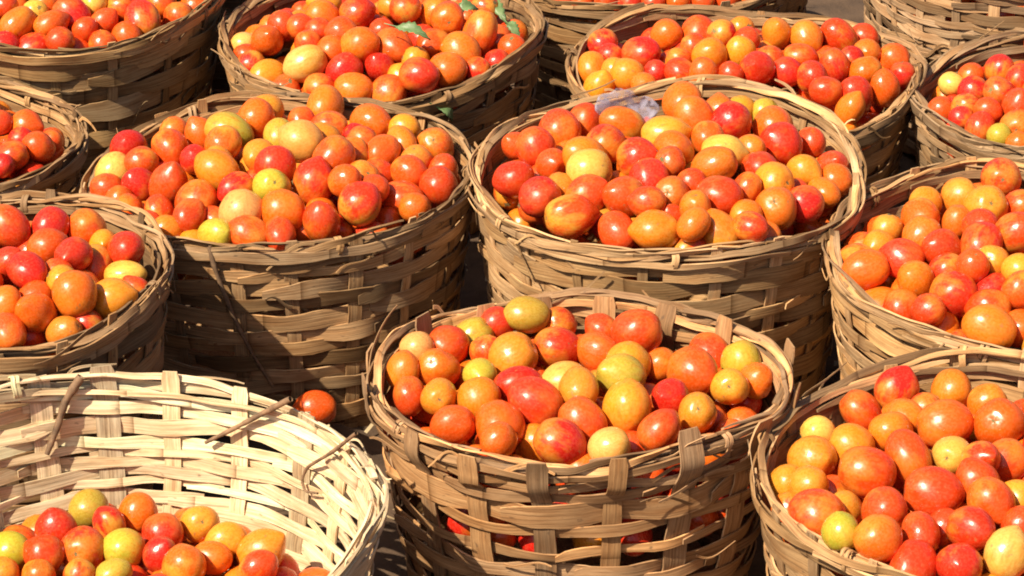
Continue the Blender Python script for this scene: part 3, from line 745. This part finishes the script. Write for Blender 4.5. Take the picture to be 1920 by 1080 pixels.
# scrap of purple-grey netting round one tomato of the centre right basket
c = next(f.p for f in fruits if f.key == 'I' and f.px == 1167)
V, F = [], []
nu, nv = 40, 14
r = np.random.default_rng(5)
SH = nrm(UP * 0.95 - FWD * 0.15)
for i in range(nu):
    a = 2 * math.pi * i / nu
    for j in range(nv):
        q = j / (nv - 1); rr = 0.041 * q * (1 + 0.16 * math.sin(3 * a + 0.6) + 0.10 * math.sin(5 * a) + 0.05 * math.sin(11 * a))
        x, y = rr * math.cos(a), rr * math.sin(a)
        h = (0.004 * math.sin(95 * x + 60 * y + 1.0) + 0.003 * math.sin(150 * y - 80 * x) + 0.002 * math.sin(260 * x + 190 * y + 2) + r.normal(0, 0.0007)) * min(1, 3 * q) - 0.012 * q * q
        V.append(RIGHT * (x + 0.004) + SH * (y + 0.013) + FWD * (0.016 + h))
for i in range(nu):
    for j in range(nv - 1):
        p, p2 = i * nv + j, ((i + 1) % nu) * nv + j; F.append((p, p2, p2 + 1, p + 1))
o = link('plastic_netting', mesh('plastic_netting', np.array(V), F, NET)); o.location = c
md = o.modifiers.new('thick', 'SOLIDIFY'); md.thickness = 0.0005
tag(o, 'crumpled purple-grey plastic netting tucked behind an orange tomato', 'netting')

def twig(P, r0, label, name='twig', cat='twig', parent=None):
    P = np.array(P); u = np.linspace(0, 1, len(P)); uu = np.linspace(0, 1, 6 * len(P))
    Q = np.stack([np.interp(uu, u, P[:, i]) for i in range(3)], 1)
    for _ in range(3): Q[1:-1] = 0.25 * Q[:-2] + 0.5 * Q[1:-1] + 0.25 * Q[2:]
    V, F, U = tube(Q - (0 if parent else Q[0]), r0 * (1 - 0.45 * uu) * (1 + wob(uu, 7, 0.16, 25.0)), 7)
    o = link(name, mesh(name, V, F, TWIG, U), parent)
    if parent is None:
        o.location = Q[0]; tag(o, label, cat)
    return o

def inner_wall(s, px, py, off=-0.012):
    best = None
    for z in np.linspace(s.H * 1.05, 0.02, 200):
        q = unproj(px, py, z); v = q[:2] - s.c[:2]; th = math.atan2(v[1], v[0])
        if v[1] > -0.05:
            e = math.hypot(*v) - float(s.rad(th, min(z / s.H, 1.1))) - off
            if best is None or abs(e) < best[0]: best = (abs(e), q)
    return best[1]
so = B['O']
twig([inner_wall(so, 152, 706), inner_wall(so, 122, 752), inner_wall(so, 108, 800), inner_wall(so, 88, 852)], 0.0062, 'thick brown twig leaning against the left inner wall of the half-empty basket')
twig([inner_wall(so, 545, 748), inner_wall(so, 480, 782), inner_wall(so, 430, 808), inner_wall(so, 385, 830)], 0.0042, 'thin brown twig lying across the sunlit inner wall of the half-empty basket')
twig([inner_wall(so, 668, 812), inner_wall(so, 620, 850), inner_wall(so, 575, 876), inner_wall(so, 566, 900), inner_wall(so, 572, 922), inner_wall(so, 596, 925)], 0.0026, 'wiry crooked stem hooked on the right inner wall of the half-empty basket')
# cord down the front of the centre left basket
s = B['H']
pts = [wall_point(s, x, y, 0.011) for x, y in ((392, 462), (402, 500), (420, 550), (445, 610), (478, 672), (512, 725))]
twig([p - s.c for p in pts], 0.0040, None, 'hanging_cord', None, s.root)

# straw and splint litter on the ground
VV, FF = [], []; base = 0
for i in range(900):
    x, y = rng.uniform(-1.0, 1.0), rng.uniform(-1.0, 1.6)
    ln, wd, a = rng.uniform(0.015, 0.08), rng.uniform(0.0012, 0.004), rng.uniform(0, 6.28)
    u = np.linspace(0, 1, 4)
    P = np.stack([x + math.cos(a) * u * ln, y + math.sin(a) * u * ln + 0.004 * np.sin(3 * u + i), 0.012 + rng.uniform(0, 0.01) + 0.004 * np.sin(u * 3)], 1)
    V, F, U = ribbon(P, np.tile([-math.sin(a), math.cos(a), rng.normal(0, 0.3)], (4, 1)), np.tile([0, 0, 1.0], (4, 1)), wd, 0.0008)
    VV.append(V); FF.append(F + base); base += len(V)
o = link('straw', mesh('straw', np.concatenate(VV), np.concatenate(FF), STRAW))
tag(o, 'loose straw and bamboo splinters littering the ground', 'straw', kind='stuff')

ks = list(B)
for i, a in enumerate(ks):
    for b_ in ks[i + 1:]:
        d = np.linalg.norm(B[a].c - B[b_].c); g_ = d - B[a].R - B[b_].R
        if g_ < 0: print('overlap', a, b_, round(g_, 3))
print({k: (round(float(v.R), 3), v.nrows) for k, v in B.items()})
